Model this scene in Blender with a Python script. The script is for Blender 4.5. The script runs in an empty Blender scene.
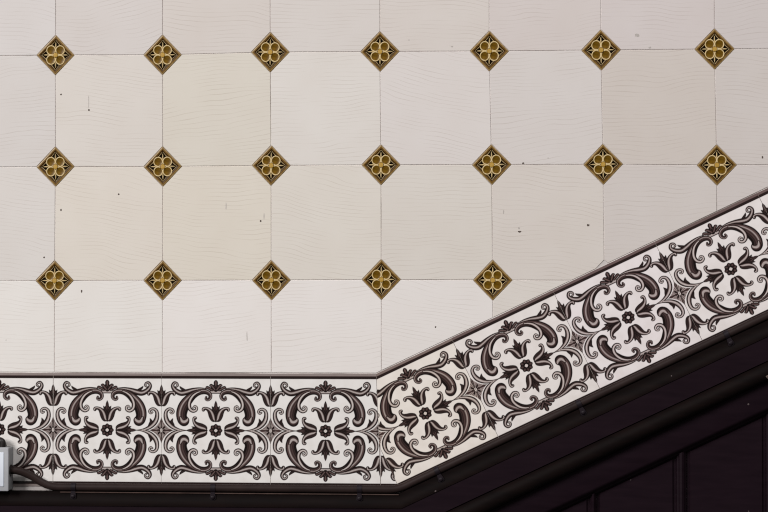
import bpy, bmesh, math, random
import numpy as np
from mathutils import Vector, Matrix

SC = bpy.context.scene
COL = SC.collection
rnd = random.Random(7)

# ------------------------------------------------------------------ camera
F = 85 / 36 * 768
CX, CD, CZ = 0.185275112, 2.48846600, -0.324148432
YAW, PITCH, ROLL = -7.25837873e-02, 1.70783135e-02, -6.19438952e-04
_cy, _sy, _cp, _sp = math.cos(YAW), math.sin(YAW), math.cos(PITCH), math.sin(PITCH)
_fw = Vector((_sy * _cp, _cy * _cp, _sp))
_rt = Vector((_cy, -_sy, 0.0))
_up = _rt.cross(_fw)
RT = _rt * math.cos(ROLL) + _up * math.sin(ROLL)
UP = _up * math.cos(ROLL) - _rt * math.sin(ROLL)
cam = bpy.data.cameras.new('camera')
cam.sensor_width = 36.0
cam.lens = 85.0
cam.clip_end = 50
co = bpy.data.objects.new('camera', cam)
COL.objects.link(co)
m3 = Matrix((RT, UP, -_fw)).transposed()
co.matrix_world = Matrix.Translation((CX, -CD, CZ)) @ m3.to_4x4()
SC.camera = co


def W(px, py, y=0.0):
    """the point of the wall's plane (or of a plane parallel to it) behind a place of the photograph: (x, z) in metres"""
    d = _fw * F + RT * (px - 384) + UP * (256 - py)
    t = (y + CD) / d.y
    return Vector((CX + d.x * t, CZ + d.z * t))


# ------------------------------------------------------------------ colours and materials
def lin(c):
    return tuple(((v / 255) / 12.92 if v / 255 <= .04045 else ((v / 255 + .055) / 1.055) ** 2.4) for v in c)


def new_mat(name, col, rough=.4, spec=.5):
    m = bpy.data.materials.new(name)
    m.use_nodes = True
    b = m.node_tree.nodes['Principled BSDF']
    b.inputs['Base Color'].default_value = (*lin(col), 1)
    b.inputs['Roughness'].default_value = rough
    b.inputs['Specular IOR Level'].default_value = spec
    return m, m.node_tree, b


def N(nt, t, **kw):
    n = nt.nodes.new(t)
    for k, v in kw.items():
        setattr(n, k, v)
    return n


def math_node(nt, op, a, b=None):
    n = N(nt, 'ShaderNodeMath', operation=op)
    for i, v in enumerate((a, b)):
        if v is None:
            continue
        if isinstance(v, (int, float)):
            n.inputs[i].default_value = v
        else:
            nt.links.new(v, n.inputs[i])
    return n.outputs[0]


def ramp(nt, fac, stops):
    r = N(nt, 'ShaderNodeValToRGB')
    el = r.color_ramp.elements
    while len(el) < len(stops):
        el.new(.5)
    for e, (p, c) in zip(el, stops):
        e.position = p
        e.color = (*c, 1) if len(c) == 3 else c
    nt.links.new(fac, r.inputs[0])
    return r.outputs[0]


def mult(nt, a, b, fac=1.0):
    n = N(nt, 'ShaderNodeMix', data_type='RGBA', blend_type='MULTIPLY')
    n.inputs[0].default_value = fac
    nt.links.new(a, n.inputs[6])
    nt.links.new(b, n.inputs[7])
    return n.outputs[2]


def cream_material():
    m, nt, b = new_mat('cream_glaze', (222, 214, 206), .16, .5)
    tc = N(nt, 'ShaderNodeTexCoord')
    oi = N(nt, 'ShaderNodeObjectInfo')
    off = N(nt, 'ShaderNodeVectorMath', operation='SCALE')
    off.inputs[0].default_value = (31.0, 0.0, 17.0)
    nt.links.new(oi.outputs['Random'], off.inputs['Scale'])
    add = N(nt, 'ShaderNodeVectorMath', operation='ADD')
    nt.links.new(tc.outputs['Object'], add.inputs[0])
    nt.links.new(off.outputs[0], add.inputs[1])
    # combed lines: bands along z bent by two slow noises, the way crazing runs with the clay
    n1 = N(nt, 'ShaderNodeTexNoise')
    n1.inputs['Scale'].default_value = 9.0
    n1.inputs['Detail'].default_value = 1.0
    nt.links.new(add.outputs[0], n1.inputs['Vector'])
    n2 = N(nt, 'ShaderNodeTexNoise')
    n2.inputs['Scale'].default_value = 26.0
    n2.inputs['Detail'].default_value = 2.0
    st = N(nt, 'ShaderNodeMapping')
    st.inputs['Scale'].default_value = (.55, 1, 1.4)
    nt.links.new(add.outputs[0], st.inputs['Vector'])
    nt.links.new(st.outputs[0], n2.inputs['Vector'])
    sep = N(nt, 'ShaderNodeSeparateXYZ')
    nt.links.new(tc.outputs['Object'], sep.inputs[0])
    tilt = math_node(nt, 'MULTIPLY', math_node(nt, 'SUBTRACT', oi.outputs['Random'], .5), .34)
    base = math_node(nt, 'ADD', sep.outputs['Z'], math_node(nt, 'MULTIPLY', sep.outputs['X'], tilt))
    bent = math_node(nt, 'ADD', base, math_node(nt, 'MULTIPLY', n1.outputs['Fac'], .032))
    bent = math_node(nt, 'ADD', bent, math_node(nt, 'MULTIPLY', n2.outputs['Fac'], .009))
    fr = math_node(nt, 'FRACT', math_node(nt, 'MULTIPLY', bent, 178.0))
    tri = math_node(nt, 'ABSOLUTE', math_node(nt, 'SUBTRACT', fr, .5))
    line = N(nt, 'ShaderNodeMapRange')
    line.inputs['From Min'].default_value = .0
    line.inputs['From Max'].default_value = .10
    line.inputs['To Min'].default_value = 1.0
    line.inputs['To Max'].default_value = 0.0
    nt.links.new(tri, line.inputs['Value'])
    n3 = N(nt, 'ShaderNodeTexNoise')
    n3.inputs['Scale'].default_value = 26.0
    n3.inputs['Detail'].default_value = 2.0
    st3 = N(nt, 'ShaderNodeMapping')
    st3.inputs['Location'].default_value = (3, 1, 9)
    st3.inputs['Scale'].default_value = (.7, 1, 1.6)
    nt.links.new(add.outputs[0], st3.inputs['Vector'])
    nt.links.new(st3.outputs[0], n3.inputs['Vector'])
    msk = N(nt, 'ShaderNodeMapRange')
    msk.inputs['From Min'].default_value = .38
    msk.inputs['From Max'].default_value = .62
    nt.links.new(n3.outputs['Fac'], msk.inputs['Value'])
    amount = math_node(nt, 'MULTIPLY', line.outputs[0], msk.outputs[0])
    lines = ramp(nt, amount, [(0, (1, 1, 1)), (1, (.84, .82, .80))])
    # slow mottling of the glaze
    n4 = N(nt, 'ShaderNodeTexNoise')
    n4.inputs['Scale'].default_value = 14.0
    n4.inputs['Detail'].default_value = 5.0
    nt.links.new(add.outputs[0], n4.inputs['Vector'])
    mott = ramp(nt, n4.outputs['Fac'], [(.3, (.965, .955, .945)), (.7, (1.0, 1.0, 1.0))])
    c = mult(nt, oi.outputs['Color'], lines)
    c = mult(nt, c, mott)
    nt.links.new(c, b.inputs['Base Color'])
    bump = N(nt, 'ShaderNodeBump')
    bump.inputs['Strength'].default_value = .06
    bump.inputs['Distance'].default_value = .001
    nt.links.new(n4.outputs['Fac'], bump.inputs['Height'])
    nt.links.new(bump.outputs[0], b.inputs['Normal'])
    return m


def mortar_material():
    m, nt, b = new_mat('mortar', (150, 142, 138), .9, .2)
    tc = N(nt, 'ShaderNodeTexCoord')
    n1 = N(nt, 'ShaderNodeTexNoise')
    n1.inputs['Scale'].default_value = 11.0
    n1.inputs['Detail'].default_value = 4.0
    nt.links.new(tc.outputs['Object'], n1.inputs['Vector'])
    c = ramp(nt, n1.outputs['Fac'], [(.34, lin((140, 130, 126))), (.46, lin((196, 187, 184))), (.62, lin((226, 220, 218)))])
    nt.links.new(c, b.inputs['Base Color'])
    return m


def painted_material():
    m, nt, b = new_mat('painted_glaze', (225, 220, 218), .14, .5)
    at = N(nt, 'ShaderNodeAttribute', attribute_name='pigment')
    oi = N(nt, 'ShaderNodeObjectInfo')
    c = mult(nt, at.outputs['Color'], oi.outputs['Color'])
    tc = N(nt, 'ShaderNodeTexCoord')
    n1 = N(nt, 'ShaderNodeTexNoise')
    n1.inputs['Scale'].default_value = 60.0
    n1.inputs['Detail'].default_value = 4.0
    nt.links.new(tc.outputs['Object'], n1.inputs['Vector'])
    mott = ramp(nt, n1.outputs['Fac'], [(.3, (.93, .92, .91)), (.6, (1, 1, 1))])
    nt.links.new(mult(nt, c, mott), b.inputs['Base Color'])
    return m


def noisy_mat(name, c0, c1, scale, rough, spec, bump=0.0, stretch=(1, 1, 1), rot=0.0, dust=False):
    m, nt, b = new_mat(name, c0, rough, spec)
    tc = N(nt, 'ShaderNodeTexCoord')
    mp = N(nt, 'ShaderNodeMapping')
    mp.inputs['Scale'].default_value = stretch
    mp.inputs['Rotation'].default_value = (0, rot, 0)
    nt.links.new(tc.outputs['Object'], mp.inputs['Vector'])
    n1 = N(nt, 'ShaderNodeTexNoise')
    n1.inputs['Scale'].default_value = scale
    n1.inputs['Detail'].default_value = 5.0
    nt.links.new(mp.outputs[0], n1.inputs['Vector'])
    c = ramp(nt, n1.outputs['Fac'], [(.3, lin(c0)), (.7, lin(c1))])
    if dust:
        v = N(nt, 'ShaderNodeTexVoronoi')
        v.inputs['Scale'].default_value = 38.0
        nt.links.new(tc.outputs['Object'], v.inputs['Vector'])
        sp = N(nt, 'ShaderNodeSeparateColor')
        nt.links.new(v.outputs['Color'], sp.inputs[0])
        near = math_node(nt, 'LESS_THAN', v.outputs['Distance'], .05)
        some = math_node(nt, 'GREATER_THAN', sp.outputs[0], .86)
        mx = N(nt, 'ShaderNodeMix', data_type='RGBA')
        nt.links.new(math_node(nt, 'MULTIPLY', near, some), mx.inputs[0])
        nt.links.new(c, mx.inputs[6])
        mx.inputs[7].default_value = (*lin((95, 84, 84)), 1)
        c = mx.outputs[2]
    nt.links.new(c, b.inputs['Base Color'])
    if bump:
        bn = N(nt, 'ShaderNodeBump')
        bn.inputs['Strength'].default_value = bump
        bn.inputs['Distance'].default_value = .001
        nt.links.new(n1.outputs['Fac'], bn.inputs['Height'])
        nt.links.new(bn.outputs[0], b.inputs['Normal'])
    return m


M_CREAM = cream_material()
M_MORTAR = mortar_material()
M_PAINT = painted_material()
M_BISQUE = noisy_mat('tile_edge', (206, 198, 190), (190, 182, 175), 60, .6, .3)
M_CHIP = noisy_mat('chip_dirt', (70, 60, 54), (110, 98, 90), 400, .8, .2)
M_SMUDGE = noisy_mat('smudge_dirt', (176, 168, 163), (196, 188, 182), 300, .5, .3)
M_GOLD = noisy_mat('amber_rim_glaze', (98, 69, 22), (128, 95, 42), 260, .3, .35)
M_GOLDPALE = noisy_mat('pale_amber_edge', (142, 114, 66), (172, 144, 98), 260, .35, .3)
M_GOLDDARK = noisy_mat('brown_glaze', (52, 31, 5), (72, 46, 12), 260, .4, .15)
M_GROUND = noisy_mat('black_brown_glaze', (12, 6, 2), (22, 12, 4), 300, .7, .03)
M_DISH = noisy_mat('olive_amber_glaze', (86, 60, 4), (122, 88, 12), 220, .35, .2)
M_LINE = noisy_mat('straw_slip', (204, 178, 124), (228, 204, 156), 300, .45, .3)
M_BOSS = noisy_mat('honey_glaze', (176, 136, 52), (200, 162, 84), 300, .35, .3)
M_WOOD = noisy_mat('black_stained_wood', (24, 13, 20), (30, 18, 25), 22, .55, .08, .15, (1, 1, 6), 0, True)
M_WOODBROWN = noisy_mat('brown_black_stained_wood', (15, 10, 10), (22, 14, 13), 22, .6, .06, .15, (1, 1, 6), 0, True)
M_WOODDEEP = noisy_mat('deep_black_wood', (12, 7, 12), (17, 10, 16), 22, .5, .15)
M_CABLE = noisy_mat('cable_sheath', (40, 30, 29), (50, 38, 36), 40, .5, .15)
M_CABLEBLACK = noisy_mat('black_rubber', (30, 26, 26), (40, 35, 34), 40, .4, .35)
M_CLIP = noisy_mat('dull_clip_metal', (26, 19, 24), (36, 28, 34), 120, .5, .2)
M_EDGE = noisy_mat('lighter_brown_edge', (64, 48, 44), (88, 70, 64), 60, .5, .3)  # lighter brown for the thin strip on the level capping
M_BOX = noisy_mat('pale_grey_plastic', (230, 235, 246), (238, 243, 252), 30, .45, .4)
M_BOXBODY = noisy_mat('shaded_grey_plastic', (140, 140, 142), (152, 152, 154), 30, .5, .3)  # box body darker than the lid: side shade put into its colour
M_BOXLID = noisy_mat('light_grey_plastic', (172, 172, 176), (186, 186, 190), 30, .5, .3)
M_BOXDARK = noisy_mat('grime', (120, 118, 118), (150, 148, 148), 90, .6, .3)
M_RAW = noisy_mat('bare_wood', (92, 80, 74), (124, 110, 102), 200, .7, .2)


# ------------------------------------------------------------------ object helpers
def link(name, me, parent=None, loc=None, mats=()):
    o = bpy.data.objects.new(name, me)
    COL.objects.link(o)
    for m in mats:
        me.materials.append(m)
    if parent is not None:
        o.parent = parent
    if loc is not None:
        o.location = loc
    return o


def from_bm(name, bm, mats, parent=None, loc=None, smooth=False, angle=None):
    me = bpy.data.meshes.new(name)
    bmesh.ops.recalc_face_normals(bm, faces=bm.faces)
    if smooth:
        for f in bm.faces:
            f.smooth = True
    if angle is not None:
        for e in bm.edges:
            if len(e.link_faces) == 2 and e.calc_face_angle(0) > angle:
                e.smooth = False
    bm.to_mesh(me)
    bm.free()
    return link(name, me, parent, loc, mats)


def thing(name, label, cat, loc=(0, 0, 0), group=None):
    o = bpy.data.objects.new(name, None)
    o.empty_display_size = .02
    COL.objects.link(o)
    o.location = loc
    return tag(o, label, cat, group)


def tag(o, label, cat, group=None):
    o['label'] = label
    o['category'] = cat
    if group:
        o['group'] = group
    return o


def clip(poly, a, n):
    """the part of a polygon on the side of the line through a that n points to"""
    out = []
    for i in range(len(poly)):
        p, q = poly[i], poly[(i + 1) % len(poly)]
        dp, dq = (p - a).dot(n), (q - a).dot(n)
        if dp >= 0:
            out.append(p)
        if dp * dq < 0:
            out.append(p + (q - p) * (dp / (dp - dq)))
    return out


def inset(poly, d):
    """a convex polygon (counter-clockwise) shrunk by d on every side"""
    out = list(poly)
    for i in range(len(poly)):
        p, q = poly[i], poly[(i + 1) % len(poly)]
        e = q - p
        if e.length < 1e-7:
            continue
        n = Vector((-e.y, e.x)).normalized()
        out = clip(out, p + n * d, n)
    return out


def clean(poly, tol=2e-4):
    out = []
    for p in poly:
        if not out or (p - out[-1]).length > tol:
            out.append(p)
    if len(out) > 1 and (out[0] - out[-1]).length < tol:
        out.pop()
    return out


# ------------------------------------------------------------------ the grid of the wall
NODE = {
    0: [(55.6, 55.1), (162.6, 54.9), (270.3, 52.2), (380, 51.6), (489.4, 51.1), (601.1, 50.1), (714.6, 49.1)],
    1: [(55.5, 166.7), (162.8, 166.6), (271.2, 165.5), (381.05, 164.9), (491.7, 164.7), (603.2, 164.4), (716.9, 165.1)],
    2: [(54.6, 280.6), (162.6, 280.4), (271.4, 280.2), (381.4, 279.6), (492.8, 280.2), (604.5, 280.4)],
}
GRID = {(r, c): W(*p) for r in NODE for c, p in enumerate(NODE[r])}
PX, PZ = .152, .1572
for r in (0, 1, 2):
    GRID[(r, -1)] = GRID[(r, 0)] - Vector((PX, 0))
    last = max(c for (q, c) in GRID if q == r)
    while last < 7:
        GRID[(r, last + 1)] = GRID[(r, last)] + Vector((PX, 0))
        last += 1
for c in range(-1, 8):
    GRID[(-1, c)] = GRID[(0, c)] + Vector((0, PZ))
    GRID[(3, c)] = GRID[(2, c)] - Vector((0, PZ))

# the border: level tiles, then tiles that climb with the stair
FLAT_TOP = W(215, 373.4).y
FLAT_BOT = W(215, 487.8).y
FLAT_MID = (FLAT_TOP + FLAT_BOT) / 2
HH = (FLAT_TOP - FLAT_BOT) / 2
FLAT_X = [W(x, 430.5).x for x in (-0.8, 107.2, 215.8, 325.5)]
HW = (FLAT_X[3] - FLAT_X[0]) / 6
S0, S3 = W(425.3, 413.4), W(730.8, 269.0)
SDIR = (S3 - S0).normalized()
SNOR = Vector((-SDIR.y, SDIR.x))
SPITCH = (S3 - S0).length / 3
SANG = math.atan2(SDIR.y, SDIR.x)
SSC = SPITCH / (2 * HW)
SHH = HH * 0.985
print('HW', HW, 'HH', HH, 'SPITCH', SPITCH, 'ang', math.degrees(SANG))
SLOPE_TOP = S0 + SNOR * SHH          # a point of the climbing border's upper edge


# ------------------------------------------------------------------ wall
bm = bmesh.new()
x0, z0 = W(-560, -420)
x1, z1 = W(1320, 900)
bmesh.ops.create_cube(bm, size=1)
for v in bm.verts:
    v.co = Vector((x0 if v.co.x < 0 else x1, .0009 if v.co.y < 0 else .12, z1 if v.co.z < 0 else z0))
wall = from_bm('wall_back', bm, [M_MORTAR])
wall['kind'] = 'structure'

# ------------------------------------------------------------------ cream tiles
HDX, HDZ = .0272, .0284           # half diagonals of the gold insets' openings
ORD = ['first', 'second', 'third', 'fourth', 'fifth', 'sixth', 'seventh', 'eighth']
ROWTXT = {-1: 'in the top row', 0: 'in the second row from the top', 1: 'in the third row from the top', 2: 'in the bottom row'}

# (px, py, half width px, half height px, kind)
MARKS = [(61, 94.5, 1.0, 1.0, 'chip'), (88.9, 110, 1.1, 1.2, 'chip'), (118.7, 194.3, 1.1, 1.0, 'chip'), (61, 210, .9, 1.4, 'chip'),
         (81.6, 291.3, 1.0, 1.5, 'chip'), (44, 257.5, 1.1, 1.1, 'chip'), (260.6, 221, 1.0, 1.2, 'chip'), (637, 35.2, 2.6, 2.0, 'smudge'),
         (519.6, 231.7, 1.9, 1.2, 'chip'), (519.0, 228.2, 1.0, 1.3, 'smudge'), (588.2, 225.2, 1.5, 1.2, 'chip'), (503.6, 211.8, .6, 2.2, 'smudge'),
         (435.5, 327, 1.0, .9, 'chip'), (762.5, 157.3, .9, 1.4, 'chip'), (523.3, 163.2, 1.6, .8, 'chip'), (649.8, 47.6, 1.6, 1.2, 'smudge'),
         (247, 337, .5, 5.5, 'smudge'), (88.7, 101, .45, 7.5, 'smudge'), (409, 40, .8, .6, 'smudge'), (264, 216, .5, 3.5, 'smudge'), (226, 206, .5, 4, 'smudge'),
         (452, 46.6, 1.4, .8, 'smudge'), (6, 340, .6, .6, 'smudge'), (548, 158, .6, .6, 'smudge')]

EXTRA = {}
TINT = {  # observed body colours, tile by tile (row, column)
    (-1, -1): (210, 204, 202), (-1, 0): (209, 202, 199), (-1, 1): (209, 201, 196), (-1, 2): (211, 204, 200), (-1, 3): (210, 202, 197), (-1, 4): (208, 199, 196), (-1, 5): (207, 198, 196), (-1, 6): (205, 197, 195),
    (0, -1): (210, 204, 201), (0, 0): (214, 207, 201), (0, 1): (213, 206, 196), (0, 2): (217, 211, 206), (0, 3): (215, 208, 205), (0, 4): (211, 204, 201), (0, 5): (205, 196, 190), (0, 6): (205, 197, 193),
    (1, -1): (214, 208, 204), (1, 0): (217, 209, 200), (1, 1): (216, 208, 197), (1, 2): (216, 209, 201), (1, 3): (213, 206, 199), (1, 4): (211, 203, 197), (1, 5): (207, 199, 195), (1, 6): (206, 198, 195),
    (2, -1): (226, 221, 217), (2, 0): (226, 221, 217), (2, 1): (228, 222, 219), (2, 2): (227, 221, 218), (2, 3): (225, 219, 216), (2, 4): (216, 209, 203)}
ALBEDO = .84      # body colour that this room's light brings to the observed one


def cream_tile(r, c):
    a, b, d, e = GRID[(r, c)], GRID[(r, c + 1)], GRID[(r + 1, c + 1)], GRID[(r + 1, c)]
    poly = [e, d, b, a]                                   # counter-clockwise seen from the room
    cen = (a + b + d + e) / 4
    g = .00034
    poly = inset(poly, g)
    gd = 1.0
    for n, sx, sz in ((a, 1, -1), (b, -1, -1), (d, -1, 1), (e, 1, 1)):
        nn = Vector((sx / HDX, sz / HDZ))
        poly = clip(poly, n + Vector((sx * HDX, 0)) * gd, nn)
    poly = clip(poly, Vector((0, FLAT_TOP + .0012)), Vector((0, 1)))
    poly = clip(poly, SLOPE_TOP + SNOR * .0011, SNOR)
    poly = clean(poly)
    if len(poly) < 3:
        return None
    cen = sum(poly, Vector((0, 0))) / len(poly)
    bm = bmesh.new()
    rings = [(poly, .0075), (poly, .0006), (clean(inset(poly, .0005), 0), 0.0)]
    if len(rings[2][0]) != len(poly):
        rings[2] = (poly, 0.0)
    vr = [[bm.verts.new((p.x - cen.x, y, p.y - cen.y)) for p in pl] for pl, y in rings]
    for i in range(2):
        for j in range(len(poly)):
            k = (j + 1) % len(poly)
            f = bm.faces.new((vr[i][j], vr[i][k], vr[i + 1][k], vr[i + 1][j]))
    bm.faces.new(vr[2])
    bm.faces.new(list(reversed(vr[0])))
    o = from_bm('octagonal_tile', bm, [M_CREAM], loc=(cen.x, 0, cen.y))
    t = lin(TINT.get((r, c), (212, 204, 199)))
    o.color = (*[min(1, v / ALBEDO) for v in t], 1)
    chips = 0
    for (px, py, hw, hh, kind) in MARKS:
        p = W(px, py)
        inside = all((poly[(i + 1) % len(poly)] - poly[i]).cross(p - poly[i]) > 0 for i in range(len(poly))) if False else True
        for i in range(len(poly)):
            q0, q1 = poly[i], poly[(i + 1) % len(poly)]
            if (q1.x - q0.x) * (p.y - q0.y) - (q1.y - q0.y) * (p.x - q0.x) < 0:
                inside = False
        if not inside:
            continue
        chips += kind == 'chip'
        mm = .00138
        bc = bmesh.new()
        ring = []
        rr = random.Random(px)
        for q in range(10):
            an = q * math.tau / 10
            k = rr.uniform(.7, 1.1)
            ring.append(bc.verts.new((math.cos(an) * hw * k * mm, -.00005, math.sin(an) * hh * k * mm)))
        top = bc.verts.new((0, -.00016, 0))
        for q in range(10):
            bc.faces.new((ring[q], ring[(q + 1) % 10], top))
        ch = from_bm('glaze_chip' if kind == 'chip' else 'smudge', bc, [M_CHIP if kind == 'chip' else M_SMUDGE], parent=o,
                     loc=(p.x - cen.x, 0, p.y - cen.y))
        ch['label'] = 'dark chip in the glaze' if kind == 'chip' else 'faint grey smudge'
    extra = {0: '', 1: 'with one chip ', 2: 'with two chips '}.get(chips, 'with chips ')
    shape = 'cream octagonal tile '
    if r == 2:
        shape = 'cream tile cut along the border '
        if c == 3:
            shape = 'cream tile cut slantwise '
        if c == 4:
            shape = 'small cream triangular tile wedged '
    lab = shape + extra + ROWTXT[r] + ', ' + ORD[c + 1] + ' from left'
    if r == 2 and c == 4:
        lab = 'small cream wedge of tile above the climbing border, bottom row, rightmost'
    tag(o, lab.replace(' ,', ','), 'wall tile', 'cream field tiles')
    return o


for r in (-1, 0, 1, 2):
    for c in range(-1, 7):
        if r == 2 and c > 4:
            continue
        cream_tile(r, c)


# ------------------------------------------------------------------ gold inset tiles
def lathe(profile, seg=36):
    """profile: (radius, depth y, material); a disc turned about the y axis"""
    bm = bmesh.new()
    rows = []
    for (r, y, mi) in profile:
        rows.append([bm.verts.new((0, y, 0))] if r < 1e-9 else [bm.verts.new((math.cos(a) * r, y, math.sin(a) * r)) for a in [k * math.tau / seg for k in range(seg)]])
    for i in range(len(rows) - 1):
        A, B = rows[i], rows[i + 1]
        for k in range(seg):
            k2 = (k + 1) % seg
            if len(A) == 1:
                f = bm.faces.new((A[0], B[k2], B[k]))
            elif len(B) == 1:
                f = bm.faces.new((A[k], A[k2], B[0]))
            else:
                f = bm.faces.new((A[k], A[k2], B[k2], B[k]))
            f.material_index = profile[i][2]
            f.smooth = True
    return bm


MM = .00138      # one picture element of the photograph on the wall
RIMP = [(19.3, 3.0, 0), (19.3, .2, 0), (19.0, -.3, 0), (17.8, -.6, 1), (16.2, -.6, 2), (15.0, -.2, 2), (14.4, .3, 2), (14.2, 1.2, 2)]


def rim_bm():
    bm = bmesh.new()
    rows = []
    for (q, y, mi) in RIMP:
        rows.append([bm.verts.new((x * q * MM, y * .001, z * q * MM)) for x, z in ((1, 0), (0, 1), (-1, 0), (0, -1))])
    for i in range(len(rows) - 1):
        for k in range(4):
            k2 = (k + 1) % 4
            f = bm.faces.new((rows[i][k], rows[i][k2], rows[i + 1][k2], rows[i + 1][k]))
            f.material_index = RIMP[i][2]
    return bm


def rib(bm, pts, w, y_top, y_base, mi=0, taper=True):
    """a raised line: ridge of triangular section along pts (x, z in picture elements)"""
    n = len(pts)
    rows = []
    for i, (x, z) in enumerate(pts):
        ax, az = pts[max(i - 1, 0)]
        bx, bz = pts[min(i + 1, n - 1)]
        d = Vector((bx - ax, bz - az)).normalized()
        k = w if not taper else w * (math.sin(math.pi * (i + .25) / (n - .5)) ** .6)
        nx, nz = -d.y * k, d.x * k
        rows.append((bm.verts.new(((x + nx) * MM, y_base, (z + nz) * MM)), bm.verts.new((x * MM, y_top, z * MM)), bm.verts.new(((x - nx) * MM, y_base, (z - nz) * MM))))
    for a, b in zip(rows, rows[1:]):
        for k in (0, 1):
            f = bm.faces.new((a[k], a[k + 1], b[k + 1], b[k]))
            f.material_index = mi
    bm.faces.new(rows[0])
    bm.faces.new(tuple(reversed(rows[-1])))


def leaf_bm():
    bm = bmesh.new()
    rib(bm, [(0, 6.4), (0, 8.0), (0, 9.4), (0, 10.8), (0, 12.6)], .72, -.0006, .0006, 0)
    for s in (1, -1):
        rib(bm, [(s * 4.6, 9.6), (s * 3.7, 10.2), (s * 2.6, 11.4), (s * 1.4, 12.9), (s * .4, 14.3)], .34, -.0003, .0006, 0, False)
    return bm


def make_inset():
    t = thing('inset_tile', '', 'inset tile', group='gold inset tiles')
    from_bm('rim', rim_bm(), [M_GOLDPALE, M_GOLD, M_GOLDDARK], parent=t)
    bm = bmesh.new()
    vs = [bm.verts.new((x * 14.25 * MM, .0005, z * 14.6 * MM)) for x, z in ((1, 0), (0, 1), (-1, 0), (0, -1))]
    vb = [bm.verts.new((x * 14.25 * MM, .0060, z * 14.6 * MM)) for x, z in ((1, 0), (0, 1), (-1, 0), (0, -1))]
    bm.faces.new(vs)
    bm.faces.new(list(reversed(vb)))
    for k in range(4):
        bm.faces.new((vs[k], vb[k], vb[(k + 1) % 4], vs[(k + 1) % 4]))
    g = from_bm('ground', bm, [M_GROUND], parent=t)
    g['label'] = 'black-brown sunken ground'
    prof = [(4.95, .9, 0), (4.92, -.1, 0), (4.75, -.5, 0), (4.5, -.6, 0), (4.15, -.5, 0), (3.9, -.25, 1), (3.4, .0, 1), (2.4, .2, 1), (1.2, .32, 1), (0, .35, 1)]
    pm = lathe([(r * MM, y * .001, m) for r, y, m in prof])
    first = None
    for k, (sx, sz) in enumerate(((1, 1), (-1, 1), (-1, -1), (1, -1))):
        if first is None:
            first = from_bm('petal', pm, [M_LINE, M_DISH], parent=t, loc=(sx * 4.65 * MM, 0, sz * 4.65 * MM))
            first['label'] = 'hollow amber petal with pale ring'
        else:
            q = first.copy()
            COL.objects.link(q)
            q.parent = t
            q.location = (sx * 4.65 * MM, 0, sz * 4.65 * MM)
    prof = [(2.75, .9, 0), (2.7, -.75, 0), (2.35, -.8, 1), (1.8, -.95, 1), (.9, -1.02, 1), (0, -1.04, 1)]
    bo = from_bm('boss', lathe([(r * MM, y * .001, m) for r, y, m in prof]), [M_GOLDDARK, M_BOSS], parent=t)
    bo['label'] = 'honey coloured round centre'
    lf = None
    for k in range(4):
        if lf is None:
            lf = from_bm('leaf', leaf_bm(), [M_LINE], parent=t)
            lf['label'] = 'pale pointed leaf'
        else:
            q = lf.copy()
            COL.objects.link(q)
            q.parent = t
            q.rotation_euler = (0, k * math.pi / 2, 0)
    return t


def copy_tree(o):
    c = o.copy()
    COL.objects.link(c)
    for ch in o.children:
        d = ch.copy()
        COL.objects.link(d)
        d.parent = c
    return c


proto = make_inset()
used = False
GROW = {0: 'upper row', 1: 'middle row', 2: 'lower row'}
for r in (0, 1, 2):
    for c in range(7 if r < 2 else 5):
        o = proto if not used else copy_tree(proto)
        used = True
        p = GRID[(r, c)]
        o.location = (p.x, 0, p.y)
        o.rotation_euler = (0, rnd.choice((0, 1, 2, 3)) * math.pi / 2 * 0 + rnd.uniform(-.015, .015), 0)
        o.scale = (1.0, 1.0, 1.04)
        lab = 'gold diamond inset with a four-petal flower, ' + GROW[r] + ', '
        n = 7 if r < 2 else 5
        lab += ORD[c] + ' from the left'
        o['label'] = lab


# ------------------------------------------------------------------ the painted scrollwork
# One quarter of a border tile, drawn in units of 1/8.533 picture element with the flower's centre at (18, 483) and y down.
def spline(pts, n=14):
    P = np.array(pts, float)
    P = np.vstack([2 * P[0] - P[1], P, 2 * P[-1] - P[-2]])
    out = []
    for i in range(1, len(P) - 2):
        t = np.linspace(0, 1, n, endpoint=False)[:, None]
        a, b, c, d = P[i - 1], P[i], P[i + 1], P[i + 2]
        out.append(.5 * ((2 * b) + (c - a) * t + (2 * a - 5 * b + 4 * c - d) * t ** 2 + (3 * b - a - 3 * c + d) * t ** 3))
    out.append(P[-2][None])
    return np.vstack(out)


T_ARM = [(-1, 0), (-.72, 0), (-.5, .35), (-.2, .95), (.1, .85), (.4, .2), (.7, .03), (1, 0)]
T_BODY = [(-1, 0), (-.82, .0), (-.62, .35), (-.42, .8), (-.2, .45), (.0, .12), (.2, .3), (.4, .08), (.7, .0), (1, 0)]
T_LEAF = [(-1, 0), (-.6, .04), (-.38, .4), (-.1, .03), (.1, .03), (.38, .4), (.6, .04), (1, 0)]
T_SEPAL = [(-1, 0), (-.72, .03), (-.42, .8), (-.12, .85), (.08, .3), (.3, .04), (.6, .12), (1, 0)]
T_DARK = [(-1, 0), (0, .12), (1, 0)]
T_PALE = [(-1, 0), (-.75, .05), (-.4, .75), (.4, .85), (.75, .05), (1, 0)]
T_LOBE = [(-1, 0), (-.5, .05), (-.1, .55), (.2, .5), (.5, .05), (1, 0)]
T_CURLY = [(-1, 0), (-.62, .05), (-.3, .9), (.2, .95), (.55, .1), (1, 0)]

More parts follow.
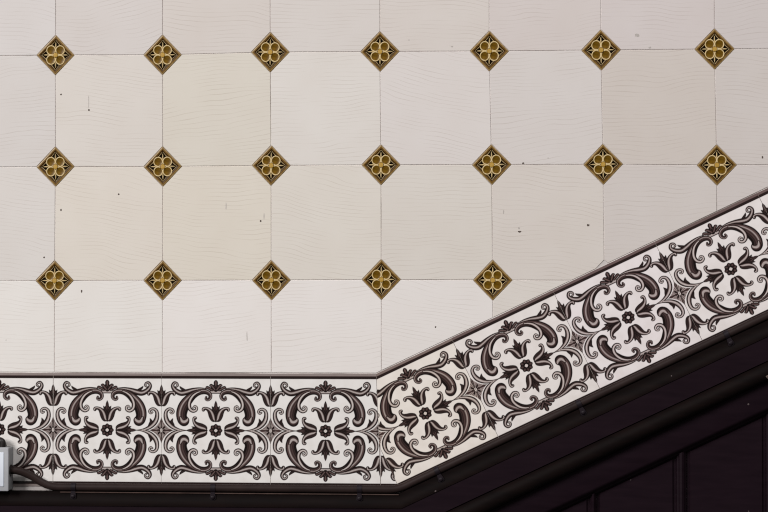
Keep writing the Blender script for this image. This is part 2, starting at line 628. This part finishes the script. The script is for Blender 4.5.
STROKES = [
    # the little crest over the link
    ([(18, 152, 17), (40, 152, 17), (64, 154, 15)], T_PALE, 0),
    ([(18, 136, 18), (18, 112, 24), (18, 90, 17)], T_LEAF, 0),
    ([(48, 138, 10), (76, 122, 14), (92, 115, 13), (98, 120, 9)], T_LOBE, 0),
    ([(26, 134, 12), (44, 112, 15), (56, 98, 14), (66, 98, 9)], T_LOBE, 0),
    ([(18, 100, 10), (18, 78, 19), (18, 66, 14)], T_LOBE, 0),
    # leaf that leaves the arm towards the joint and curls up
    ([(262, 150, 6), (290, 138, 12), (314, 122, 10), (326, 106, 3)], T_DARK, 0),
    ([(110, 128, 9), (160, 128, 14), (215, 138, 19), (262, 154, 25), (312, 164, 25), (350, 150, 23), (378, 124, 19), (387, 98, 15), (372, 76, 13), (350, 82, 11), (344, 100, 10), (356, 110, 9)], [(-1, 0), (-.7, .02), (-.45, .25), (-.15, .9), (.15, .7), (.4, .12), (.7, .0), (1, 0)], .1),
    # great C-scroll: curl, arm, body and bulb
    ([(100, 198, 10), (102, 214, 12), (86, 220, 14), (68, 206, 16), (66, 182, 18), (84, 160, 21), (120, 150, 24), (165, 158, 26), (210, 182, 32), (252, 220, 41), (286, 266, 47), (305, 312, 48), (311, 354, 46), (302, 390, 46), (290, 402, 46)], T_BODY, .1),
    ([(322, 372, 10), (308, 406, 22), (284, 412, 23), (262, 398, 18), (258, 384, 10)], [(-1, 0), (-.5, .3), (-.1, .85), (.5, .75), (1, .1)], 0),
    # inner branch and its curl
    ([(150, 150, 8), (180, 162, 12), (212, 186, 17), (236, 222, 19), (247, 262, 19), (239, 298, 18), (212, 317, 16), (187, 308, 14), (183, 287, 12), (198, 276, 10), (211, 288, 9)], T_CURLY, 0),
    # curl beside the joint's star
    ([(366, 464, 4), (386, 436, 15), (396, 410, 14), (386, 382, 3)], T_DARK, 0),
    ([(262, 484, 4), (300, 482, 7), (345, 474, 13), (392, 450, 19), (430, 410, 22), (446, 364, 19), (442, 322, 16), (418, 301, 14), (393, 305, 13), (381, 322, 12), (392, 337, 10), (406, 330, 9)], [(-1, 0), (-.6, .02), (-.3, .6), (.05, .95), (.35, .85), (.6, .1), (1, 0)], .06),
]


def tulip(ox, oy, rot=0, k=1.0):
    """centre leaf and one sepal each side, base at (ox, oy), pointing up (rot 0) or towards the joint (rot 1)"""
    def tr(pts):
        o = []
        for x, y, w in pts:
            x, y = x * k, y * k
            o.append((ox + x, oy - y, w * k) if rot == 0 else (ox + y, oy - x, w * k))
        return o
    res = []
    res.append((tr([(0, 0, 10), (0, 30, 14), (0, 62, 20), (0, 88, 26), (0, 106, 24), (0, 122, 16), (0, 146, 12), (0, 172, 2)]), T_LEAF, .05))
    for s in (1, -1):
        res.append((tr([(s * 6, 70, 8), (s * 18, 92, 11), (s * 26, 112, 8), (s * 33, 126, 2)]), T_DARK, 0))
    for s in (1, -1):
        sep = [(s * 9, 2, 8), (s * 22, 16, 23), (s * 31, 44, 30), (s * 42, 72, 27), (s * 60, 95, 19), (s * 84, 107, 14), (s * 103, 103, 16), (s * 106, 94, 14)]
        prof = T_SEPAL if (s > 0) == (rot == 0) else [(-a, b) for a, b in reversed(T_SEPAL)]
        res.append((tr(sep), prof, 0))
    return res


STROKES += tulip(18, 402) + tulip(98, 483, 1) + tulip(484, 270, 0, 1.03)

DARKC, MIDC, LIGHTC = np.array([lin((24, 15, 14)), lin((100, 78, 76)), lin((222, 212, 207))])
GLAZE = np.array(lin((245, 240, 237)))


def tone_rgb(t):
    t = np.clip(t, 0, 1)[:, None]
    lo = DARKC + (MIDC - DARKC) * (t / .5)
    hi = MIDC + (LIGHTC - MIDC) * ((t - .5) / .5)
    return np.where(t < .5, lo, hi)


UNIT = HW / (54.6 * 8.533)           # metres per drawing unit across


def paint(x, z, band=.66):
    """colour of the glaze at points of a border tile (x, z from its centre, metres)"""
    u = np.abs(x) / HW * 54.6 * 8.533 + 18
    v = 483 - np.abs(z) / HH * 57.2 * 8.533
    n = len(u)
    col = np.tile(GLAZE, (n, 1))

    def lay(idx, tone, alpha):
        a = np.clip(alpha, 0, 1)[:, None]
        col[idx] = col[idx] * (1 - a) + tone_rgb(tone) * a

    # astroid star on the joint
    dx, dy = np.abs(u - 484), np.abs(v - 483)
    ast = (dx / 112) ** .66 + (dy / 122) ** .66
    idx = np.nonzero(ast < 1.1)[0]
    if len(idx):
        th = np.arctan2(dy[idx], dx[idx])
        r = np.hypot(dx[idx], dy[idx])
        tone = .62 + .2 * np.cos(th * 28)
        burst = 34 + 16 * np.cos(th * 8)
        tone = np.where(r < burst, .1 + .16 * np.cos(th * 8 + 3.1), tone)
        core = np.hypot(dx[idx] / 10, dy[idx] / 18)
        tone = np.where(core < 1, 1.05, tone)
        spike = (dx[idx] < 6) & (dy[idx] > 20) | (dy[idx] < 5) & (dx[idx] > 20)
        tone = np.where(spike, .15, tone)
        lay(idx, tone, (1.0 - ast[idx]) / .05 + .5)
    for pts, prof, hatch in STROKES:
        C = spline(pts)
        hw = np.maximum(C[:, 2], .5)
        pad = hw.max() + 4
        idx = np.nonzero((u > C[:, 0].min() - pad) & (u < C[:, 0].max() + pad) & (v > C[:, 1].min() - pad) & (v < C[:, 1].max() + pad))[0]
        if not len(idx):
            continue
        T = np.gradient(C[:, :2], axis=0)
        T /= np.maximum(np.linalg.norm(T, axis=1), 1e-9)[:, None]
        for a in range(0, len(idx), 20000):
            ii = idx[a:a + 20000]
            ddx = u[ii][:, None] - C[None, :, 0]
            ddy = v[ii][:, None] - C[None, :, 1]
            dist = np.hypot(ddx, ddy)
            k = np.argmin(dist - hw[None, :], axis=1)
            ar = np.arange(len(ii))
            d, w = dist[ar, k], hw[k]
            keep = d < w + 3
            cross = T[k, 0] * ddy[ar, k] - T[k, 1] * ddx[ar, k]      # y down: negative is the left hand of travel
            s = np.sign(cross) * np.minimum(d / w, 1)
            tone = np.interp(s, [p[0] for p in prof], [p[1] for p in prof])
            if hatch:
                tone = tone + hatch * np.sin(s * 16) * (np.abs(s) < .8)
            tone = tone * np.clip((w - d - 3.0) / 4.0, 0, 1)           # a pen line all round
            jj = ii[keep]
            lay(jj, tone[keep], ((w - d) / 3.0 + .5)[keep])
    # flower in the middle
    dx, dy = u - 18, 483 - v
    r = np.hypot(dx, dy)
    idx = np.nonzero(r < 70)[0]
    if len(idx):
        th = np.arctan2(dy[idx], dx[idx])
        rr = r[idx]
        edge = 53 + 4 * np.cos(8 * th)
        tone = np.where(rr < 13, 1.1, np.where(rr < 27, .0, .16 + .2 * np.cos(8 * th) + .06 * np.cos(24 * th)))
        tone = np.where(rr > edge - 9, .0, tone)
        lay(idx, tone, (edge - rr) / 3 + .5)
    # lines and bands along the two long edges
    idx = np.nonzero(v < 44)[0]
    if len(idx):
        y = v[idx]
        tone = np.where(y > 19, .06, np.where(y > 15, band * .5, band))
        lay(idx, tone, (41 - y) / 4 + .5)
    return col


def border_mesh(clips=(), band=.66):
    """front of a border tile as a fine grid cut by half-planes (point, normal in tile coordinates), with its thickness"""
    nx, nz = 300, 316
    g = .0003
    xs = np.linspace(-HW + g, HW - g, nx + 1)
    zs = np.linspace(-HH + g * .5, HH - g * .5, nz + 1)
    bm = bmesh.new()
    keep = np.ones((nz + 1, nx + 1), bool)
    X, Z = np.meshgrid(xs, zs)
    for a, n in clips:                     # rough cull first, then an exact cut
        keep &= ((X - a[0]) * n[0] + (Z - a[1]) * n[1]) > -.0012
    vs = {}
    for j in range(nz + 1):
        for i in range(nx + 1):
            if keep[j, i]:
                vs[(j, i)] = bm.verts.new((xs[i], 0, zs[j]))
    for j in range(nz):
        for i in range(nx):
            q = [vs.get((j, i)), vs.get((j, i + 1)), vs.get((j + 1, i + 1)), vs.get((j + 1, i))]
            if None not in q:
                bm.faces.new(q)
    for a, n in clips:
        bmesh.ops.bisect_plane(bm, geom=bm.verts[:] + bm.edges[:] + bm.faces[:], dist=1e-6, plane_co=(a[0], 0, a[1]), plane_no=(n[0], 0, n[1]), clear_inner=True)
    be = [e for e in bm.edges if e.is_boundary]
    ret = bmesh.ops.extrude_edge_only(bm, edges=be)
    for v in ret['geom']:
        if isinstance(v, bmesh.types.BMVert):
            v.co.y = .0075
    for f in bm.faces:
        if abs(f.normal.y) < .5:
            f.material_index = 1
    bm.normal_update()
    me = bpy.data.meshes.new('border_tile')
    bmesh.ops.recalc_face_normals(bm, faces=bm.faces)
    bm.to_mesh(me)
    bm.free()
    n = len(me.vertices)
    co_ = np.empty(n * 3, np.float32)
    me.vertices.foreach_get('co', co_)
    co_ = co_.reshape(n, 3)
    c = paint(co_[:, 0].astype(float), co_[:, 2].astype(float), band)
    at = me.color_attributes.new('pigment', 'FLOAT_COLOR', 'POINT')
    at.data.foreach_set('color', np.hstack([c, np.ones((n, 1))]).astype(np.float32).ravel())
    # side faces take the plain body of the tile
    ny = np.empty(len(me.polygons) * 3, np.float32)
    me.polygons.foreach_get('normal', ny)
    mi = (np.abs(ny.reshape(-1, 3)[:, 1]) < .5).astype(np.int32)
    me.materials.append(M_PAINT)
    me.materials.append(M_BISQUE)
    me.polygons.foreach_set('material_index', mi)
    me.update()
    return me


def border_tile(me, loc, ang, label, tint=(1, 1, 1), sc=(1, 1, 1)):
    o = bpy.data.objects.new('border_tile', me)
    COL.objects.link(o)
    o.location = loc
    o.rotation_euler = (0, -ang, 0)
    o.scale = sc
    o.color = (*tint, 1)
    return tag(o, label, 'border tile', 'scrollwork border tiles')


whole = border_mesh()
FL = ['white border tile with brown scrolls, half hidden by the grey junction box',
      'white border tile with brown scrolls, first whole one right of the junction box',
      'white border tile with brown scrolls, second whole one right of the junction box']
for k in range(3):
    border_tile(whole, (FLAT_X[k], 0, FLAT_MID), 0, FL[k])
# last level tile, cut along a line that leans a little
LA, LB = W(376.2, 373), W(380.8, 488)
ld = (LB - LA).normalized()
ln = Vector((ld.y, -ld.x))
if ln.x > 0:
    ln = -ln
off = Vector((FLAT_X[3], FLAT_MID))
me3 = border_mesh([((LA - off + ln * .0003), ln)])
border_tile(me3, (FLAT_X[3], 0, FLAT_MID), 0, 'white border tile with brown scrolls, last level one before the border climbs')
# climbing tiles
sc_s = (SSC, 1, SHH / HH)


def to_slope(p, k=0):
    d = p - (S0 + SDIR * SPITCH * k)
    return Vector((d.dot(SDIR) / sc_s[0], d.dot(SNOR) / sc_s[2]))


a_l, b_l = to_slope(LA - ln * .0003), to_slope(LB - ln * .0003)
dl = (b_l - a_l).normalized()
nl = Vector((dl.y, -dl.x))
if nl.x < 0:
    nl = -nl
me0 = border_mesh([(a_l, nl)], .6)
climbing = border_mesh((), .54)
SL = ['first climbing border tile, its scrolled left corner cut off at the bend',
      'second climbing border tile with brown scrolls, counted from the bend',
      'third climbing border tile with brown scrolls, counted from the bend',
      'fourth climbing border tile with brown scrolls, highest one showing its whole flower',
      'corner of the topmost climbing border tile, mostly outside the right edge of the photo']
ST = [(1.04, 1.0, .95), (1.02, .99, .985), (1.04, 1.0, 1.03), (1.03, 1.0, 1.01), (1.03, 1.0, 1.01)]
for k in range(5):
    p = S0 + SDIR * SPITCH * k
    border_tile(me0 if k == 0 else climbing, (p.x, 0, p.y), SANG, SL[k], ST[k], sc_s)
# sliver that fills the bend: a piece of the next level tile
offn = Vector((FLAT_X[3] + 2 * HW, FLAT_MID))
e0 = S0 - SDIR * (SPITCH / 2)
mes = border_mesh([(LA - offn - ln * .0003, -ln), (e0 - SDIR * .0003 - offn, -SDIR)])
border_tile(mes, (offn.x, 0, offn.y), 0, 'narrow triangular sliver of border tile filling the gap at the bend')


# ------------------------------------------------------------------ lines parallel to the border's lower edge
SLOPE_BOT = S0 - SNOR * SHH


def bend(d):
    """where the line d metres under the border's lower edge turns from level to climbing"""
    z = FLAT_BOT - d
    p = SLOPE_BOT - SNOR * d
    t = (z - p.y) / SDIR.y
    return Vector((p.x + SDIR.x * t, z))


XL, XR = W(-60, 488).x, W(840, 260).x


def line_pts(d, xl=XL, xr=XR):
    b = bend(d)
    t = (xr - b.x) / SDIR.x
    return [Vector((xl, FLAT_BOT - d)), b, b + SDIR * t]


def moulding(name, profile, mats, parent, smooth=True, xl=XL, xr=XR, part='both'):
    """profile: (d in picture elements under the border, y in millimetres), swept along the bent line"""
    bm = bmesh.new()
    rows = []
    for d, y in profile:
        pts = line_pts(d * MM, xl, xr)
        if part == 'flat':
            pts = pts[:2]
        rows.append([bm.verts.new((p.x, y * .001, p.y)) for p in pts])
    for a, b in zip(rows, rows[1:]):
        for k in range(len(a) - 1):
            bm.faces.new((a[k], a[k + 1], b[k + 1], b[k]))
    bm.faces.new([r[0] for r in rows])
    bm.faces.new([r[-1] for r in reversed(rows)])
    bm.faces.new([rows[0][k] for k in range(len(rows[0]))] + [rows[-1][k] for k in reversed(range(len(rows[0])))])
    return from_bm(name, bm, mats, parent=parent, smooth=smooth, angle=.7)


wp = thing('wood_panelling', 'black-stained wooden stair panelling with mouldings, under the patterned border tiles', 'panelling', (0, 0, 0))
moulding('capping_moulding', [(3.95, 1), (3.95, -9.5), (7, -9.2), (11, -10), (15, -13), (17.2, -17), (17.6, -19), (17.6, 1)], [M_WOODBROWN], wp)
moulding('fascia_board', [(17.8, 1), (17.8, -18), (38.8, -18.5), (39.6, -17), (39.6, 1)], [M_WOOD], wp)
moulding('bead_moulding', [(39.8, 1), (39.8, -19), (40.6, -23), (42.5, -26), (46, -28.5), (50, -28.5), (53.5, -26), (55.8, -21), (56.6, -16), (56.9, -8), (56.9, 1)], [M_WOODBROWN], wp)
moulding('frame_rail', [(57.1, 1), (57.1, -14), (79.5, -14.5), (81.8, -13), (83.2, -9), (85.5, -6.5), (85.5, 1)], [M_WOOD], wp)
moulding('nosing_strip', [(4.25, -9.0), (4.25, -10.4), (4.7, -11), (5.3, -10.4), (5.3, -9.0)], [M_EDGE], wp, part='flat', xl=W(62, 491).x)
# panels between upright muntins, their tops following the rail
DP = 84.8 * MM
ZB = W(700, 600).y


def under(x, d=DP):
    """height of the slanting line d under the border at x"""
    p = SLOPE_BOT - SNOR * d
    return p.y + (x - p.x) * SDIR.y / SDIR.x


EDGES = [(506, 512), (590, 596.5), (676, 686.5), (765.5, 776)]
mx = [(W(a, 500).x, W(b, 500).x) for a, b in EDGES]
for a, b in mx:
    bm = bmesh.new()
    prof = [(0, -1), (.08, -4), (.22, -5), (.3, -8), (.5, -9.5), (.7, -8), (.78, -5), (.92, -4), (1, -1)]
    top, bot = [], []
    for t, y in prof:
        x = a + (b - a) * t
        top.append(bm.verts.new((x, y * .001, under(x))))
        bot.append(bm.verts.new((x, y * .001, min(ZB, under(x) - .01))))
    for k in range(len(prof) - 1):
        bm.faces.new((top[k], top[k + 1], bot[k + 1], bot[k]))
    bm.faces.new(top)
    bm.faces.new(list(reversed(bot)))
    bm.faces.new((top[0], bot[0], bot[-1], top[-1]))
    from_bm('muntin', bm, [M_WOOD], parent=wp, smooth=True, angle=.7)
pan = [(W(420, 500).x, mx[0][0])] + [(mx[k][1], mx[k + 1][0]) for k in range(3)] + [(mx[3][1], XR)]
for a, b in pan:
    bm = bmesh.new()
    def quad(i, y):
        return [bm.verts.new((x, y, z)) for x, z in ((a + i, ZB), (b - i, ZB), (b - i, under(b - i) - i * 1.1), (a + i, max(ZB + .002, under(a + i) - i * 1.1)))]
    r0 = quad(.0002, -.001)
    r1 = quad(.0035, -.0012)
    r2 = quad(.005, -.0035)
    for p, q in ((r0, r1), (r1, r2)):
        for k in range(4):
            bm.faces.new((p[k], p[(k + 1) % 4], q[(k + 1) % 4], q[k]))
    bm.faces.new(r2)
    bm.faces.new(list(reversed(r0)))
    from_bm('panel', bm, [M_WOOD], parent=wp)
# bare spot on the bead at the far end
p = W(767, 374.5, -.026)
bm = bmesh.new()
bmesh.ops.create_icosphere(bm, subdivisions=3, radius=1)
for v in bm.verts:
    k = 1 + .25 * math.sin(v.co.x * 5 + v.co.z * 7)
    v.co = Vector((v.co.x * .0034 * k, v.co.y * .0015, v.co.z * .0055 * k))
ch = from_bm('bare_patch', bm, [M_RAW], parent=wp, loc=(p.x, -.0265, p.y), smooth=True)
ch['label'] = 'pale bare patch knocked out of the bead'


# ------------------------------------------------------------------ cables, clips and the junction box
def tube(bm, pts, rad, seg=14, cap=True):
    P = [Vector(p) for p in pts]
    rows = []
    for i, p in enumerate(P):
        d = (P[min(i + 1, len(P) - 1)] - P[max(i - 1, 0)]).normalized()
        a = d.cross(Vector((0, 1, 0)))
        if a.length < 1e-4:
            a = d.cross(Vector((1, 0, 0)))
        a.normalize()
        b = a.cross(d).normalized()
        rows.append([bm.verts.new(p + (a * math.cos(t) + b * math.sin(t)) * rad) for t in [k * math.tau / seg for k in range(seg)]])
    for A, B in zip(rows, rows[1:]):
        for k in range(seg):
            bm.faces.new((A[k], A[(k + 1) % seg], B[(k + 1) % seg], B[k]))
    if cap:
        bm.faces.new(list(reversed(rows[0])))
        bm.faces.new(rows[-1])


CR = .0054
YC = -.0062
ctl = []
for px, py, y in ((9.0, 470.2, -.0150), (14.0, 470.2, -.0150), (19, 471.0, -.0130), (26, 473.4, -.0100), (34, 477.6, -.0075), (42, 482.4, -.0065), (50, 485.8, -.0062), (58, 487.6, YC), (68, 487.9, YC)):
    w = W(px, py, y)
    ctl.append((w.x, y, w.y if px < 57 else FLAT_BOT + .0003))
sm = spline(ctl, 8)
path = [tuple(p) for p in sm]
DC = -.0003
b = bend(DC)
zc = FLAT_BOT - DC
z_last = path[-1][2]
for t in np.linspace(.02, 1, 24):
    x = path[len(sm) - 1][0] * (1 - t) + (b.x - .012) * t
    k = min(1, t * 6)
    path.append((x, YC, z_last * (1 - k) + zc * k))
# round the bend, then climb
for t in np.linspace(0, 1, 8)[1:]:
    A, B, Cc = Vector((b.x - .012, zc)), b, b + SDIR * .012
    q = A * (1 - t) ** 2 + B * 2 * t * (1 - t) + Cc * t * t
    path.append((q.x, YC, q.y))
end = b + SDIR * ((XR - b.x) / SDIR.x)
for t in np.linspace(0, 1, 20)[1:]:
    q = (b + SDIR * .012) * (1 - t) + end * t
    path.append((q.x, YC, q.y))
bm = bmesh.new()
tube(bm, path, CR)
cb = from_bm('cable', bm, [M_CABLE], smooth=True, angle=1.0)
tag(cb, 'dark brown cable running from the junction box along the lower edge of the border tiles', 'cable')

CL = ['first cable clip from the junction box, under the level cable',
      'second cable clip from the junction box, under the level cable',
      'third cable clip from the junction box, just before the bend',
      'fourth cable clip from the junction box, first one after the bend',
      'fifth cable clip from the junction box, halfway up the climbing cable',
      'sixth cable clip from the junction box, highest on the climbing cable']


def clip_parts(t):
    bm = bmesh.new()
    # strap over the cable and a tab with a round eye below it
    n = 10
    ra, rb = CR + .0001, CR + .0010
    wd = .0032
    prof = []
    for k in range(n + 1):
        a = math.radians(75 - 165 * k / n)
        prof.append((a, ra, rb))
    rows = []
    for a, r1, r2 in prof:
        row = []
        for x in (-wd, wd):
            for r in (r1, r2):
                row.append(bm.verts.new((x, YC - math.cos(a) * r, math.sin(a) * r)))
        rows.append(row)
    for A, B in zip(rows, rows[1:]):
        for i, j in ((0, 1), (1, 3), (3, 2), (2, 0)):
            bm.faces.new((A[i], A[j], B[j], B[i]))
    for R in (rows[0], rows[-1]):
        bm.faces.new((R[0], R[1], R[3], R[2]))
    from_bm('strap', bm, [M_CLIP], parent=t, smooth=True, angle=.6)
    bm = bmesh.new()
    ol = [(-.0028, -.0052)]
    for k in range(15):
        a = math.radians(205 + 130 * k / 14)
        ol.append((math.cos(a) * .0048 * 1.0, -.0118 + math.sin(a) * .0048))
    ol.append((.0028, -.0052))
    f0 = [bm.verts.new((x, -.0112, z)) for x, z in ol]
    f1 = [bm.verts.new((x, -.0090, z)) for x, z in ol]
    bm.faces.new(f0)
    bm.faces.new(list(reversed(f1)))
    for k in range(len(ol)):
        k2 = (k + 1) % len(ol)
        bm.faces.new((f0[k], f1[k], f1[k2], f0[k2]))
    from_bm('tab', bm, [M_CLIP], parent=t)
    prof = [(.0030, -.0100, 0), (.0030, -.0122, 0), (.0024, -.0130, 0), (.0012, -.0134, 0), (0, -.0135, 0)]
    sc_ = from_bm('screw', lathe(prof, 20), [M_CLIP], parent=t, loc=(0, 0, -.0122))


def slope_at(px_target):
    """point of the climbing cable that the photograph shows at column px_target"""
    lo, hi = 0.0, 1.0
    for _ in range(40):
        mid = (lo + hi) / 2
        q = b * (1 - mid) + end * mid
        d = Vector((q.x - CX, CD, q.y - CZ))
        px = 384 + F * d.dot(RT) / d.dot(_fw)
        if px < px_target:
            lo = mid
        else:
            hi = mid
    return q


cproto = None
for k, px in enumerate((75, 214, 360, 437.5, 579, 726)):
    if k < 3:
        loc, ang = (W(px, 488).x, 0, zc), 0
    else:
        q = slope_at(px)
        loc, ang = (q.x, 0, q.y), SANG
    if cproto is None:
        cproto = thing('cable_clip', '', 'cable clip', group='cable clips')
        clip_parts(cproto)
        o = cproto
    else:
        o = copy_tree(cproto)
    o.location = loc
    o.rotation_euler = (0, -ang, 0)
    o['label'] = CL[k]

# junction box
YB = -.027
fr = W(8.2, 448.0, YB)
fb = W(8.2, 491.0, YB)
bw = .074
zt, zb = fr.y, fb.y
xr = fr.x
bx = thing('junction_box', 'pale grey plastic junction box at the left edge with a dark cable entering it', 'junction box', (xr - bw / 2, 0, (zt + zb) / 2))
hh = (zt - zb) / 2


def rbox(name, sx, y0, y1, sz, mat, parent, bev=.0015, loc=(0, 0, 0)):
    bm = bmesh.new()
    bmesh.ops.create_cube(bm, size=1)
    for v in bm.verts:
        v.co = Vector((v.co.x * sx, y0 if v.co.y < 0 else y1, v.co.z * sz))
    bmesh.ops.bevel(bm, geom=bm.edges[:], offset=bev, segments=3, affect='EDGES', profile=.5)
    return from_bm(name, bm, [mat], parent=parent, loc=loc, smooth=True, angle=.5)


rbox('body', bw, -.0225, -.0002, hh * 2, M_BOXBODY, bx)
rbox('lid', bw + .001, YB, -.0222, hh * 2 + .001, M_BOXLID, bx, .0016)
rbox('lid_plate', bw - .012, YB - .0010, YB + .0005, hh * 2 - .012, M_BOX, bx, .0009)
bm = bmesh.new()
pl = W(14.0, 470.2, -.0150)
bmesh.ops.create_cone(bm, cap_ends=True, segments=24, radius1=.0078, radius2=.0078, depth=.002, matrix=Matrix.Translation((bw / 2 + .0006, -.0150, pl.y - (zt + zb) / 2)) @ Matrix.Rotation(math.pi / 2, 4, 'Y'))
gl = from_bm('cable_gland', bm, [M_CABLEBLACK], parent=bx)
gl['label'] = 'dark round cable entry'

bm = bmesh.new()
pts = []
for px, py, y in ((2.0, 452, -.012), (2.6, 447, -.012), (3.0, 443.5, -.012), (1.5, 440.8, -.0115), (-2.5, 440.2, -.010), (-10, 443, -.008), (-20, 452, -.007), (-24, 466, -.0065), (-24, 500, -.0065)):
    w = W(px, py, y)
    pts.append((w.x, y, w.y))
pts = pts[:6] + [(pts[5][0] - .014, -.008, pts[5][2] - .001), (pts[5][0] - .05, -.0065, pts[5][2] - .001)]
tube(bm, [tuple(p) for p in spline(pts, 8)], .0042)
c2 = from_bm('cable', bm, [M_CABLEBLACK], smooth=True, angle=1.0)
tag(c2, 'short black cable looping out of the top of the junction box', 'cable')

# ------------------------------------------------------------------ light of the room
world = bpy.data.worlds.new('room_light')
SC.world = world
world.use_nodes = True
bg = world.node_tree.nodes['Background']
bg.inputs[0].default_value = (1.0, .985, .97, 1)
bg.inputs[1].default_value = .10


def area(name, loc, target, size, power, col=(1, 1, 1)):
    l = bpy.data.lights.new(name, 'AREA')
    l.shape = 'RECTANGLE'
    l.size, l.size_y = size
    l.energy = power
    l.color = col
    o = bpy.data.objects.new(name, l)
    COL.objects.link(o)
    o.location = loc
    o.rotation_euler = (Vector(target) - Vector(loc)).to_track_quat('-Z', 'Y').to_euler()
    return o


area('window_light', (-5.0, -5.4, 2.6), (0, 0, -.3), (2.6, 3.0), 474, (1, .985, .97))
area('overhead_fill_light', (1.6, -4.2, 4.6), (0, 0, -.3), (2.2, 2.2), 168, (1, .99, .985))  # added overhead fill to even the light, no known fixture

SC.cycles.filter_width = 1.1
vs = SC.view_settings
vs.view_transform = 'Standard'
vs.look = 'None'
vs.gamma = 1.0
vs.use_curve_mapping = False
vs.exposure = 0.0
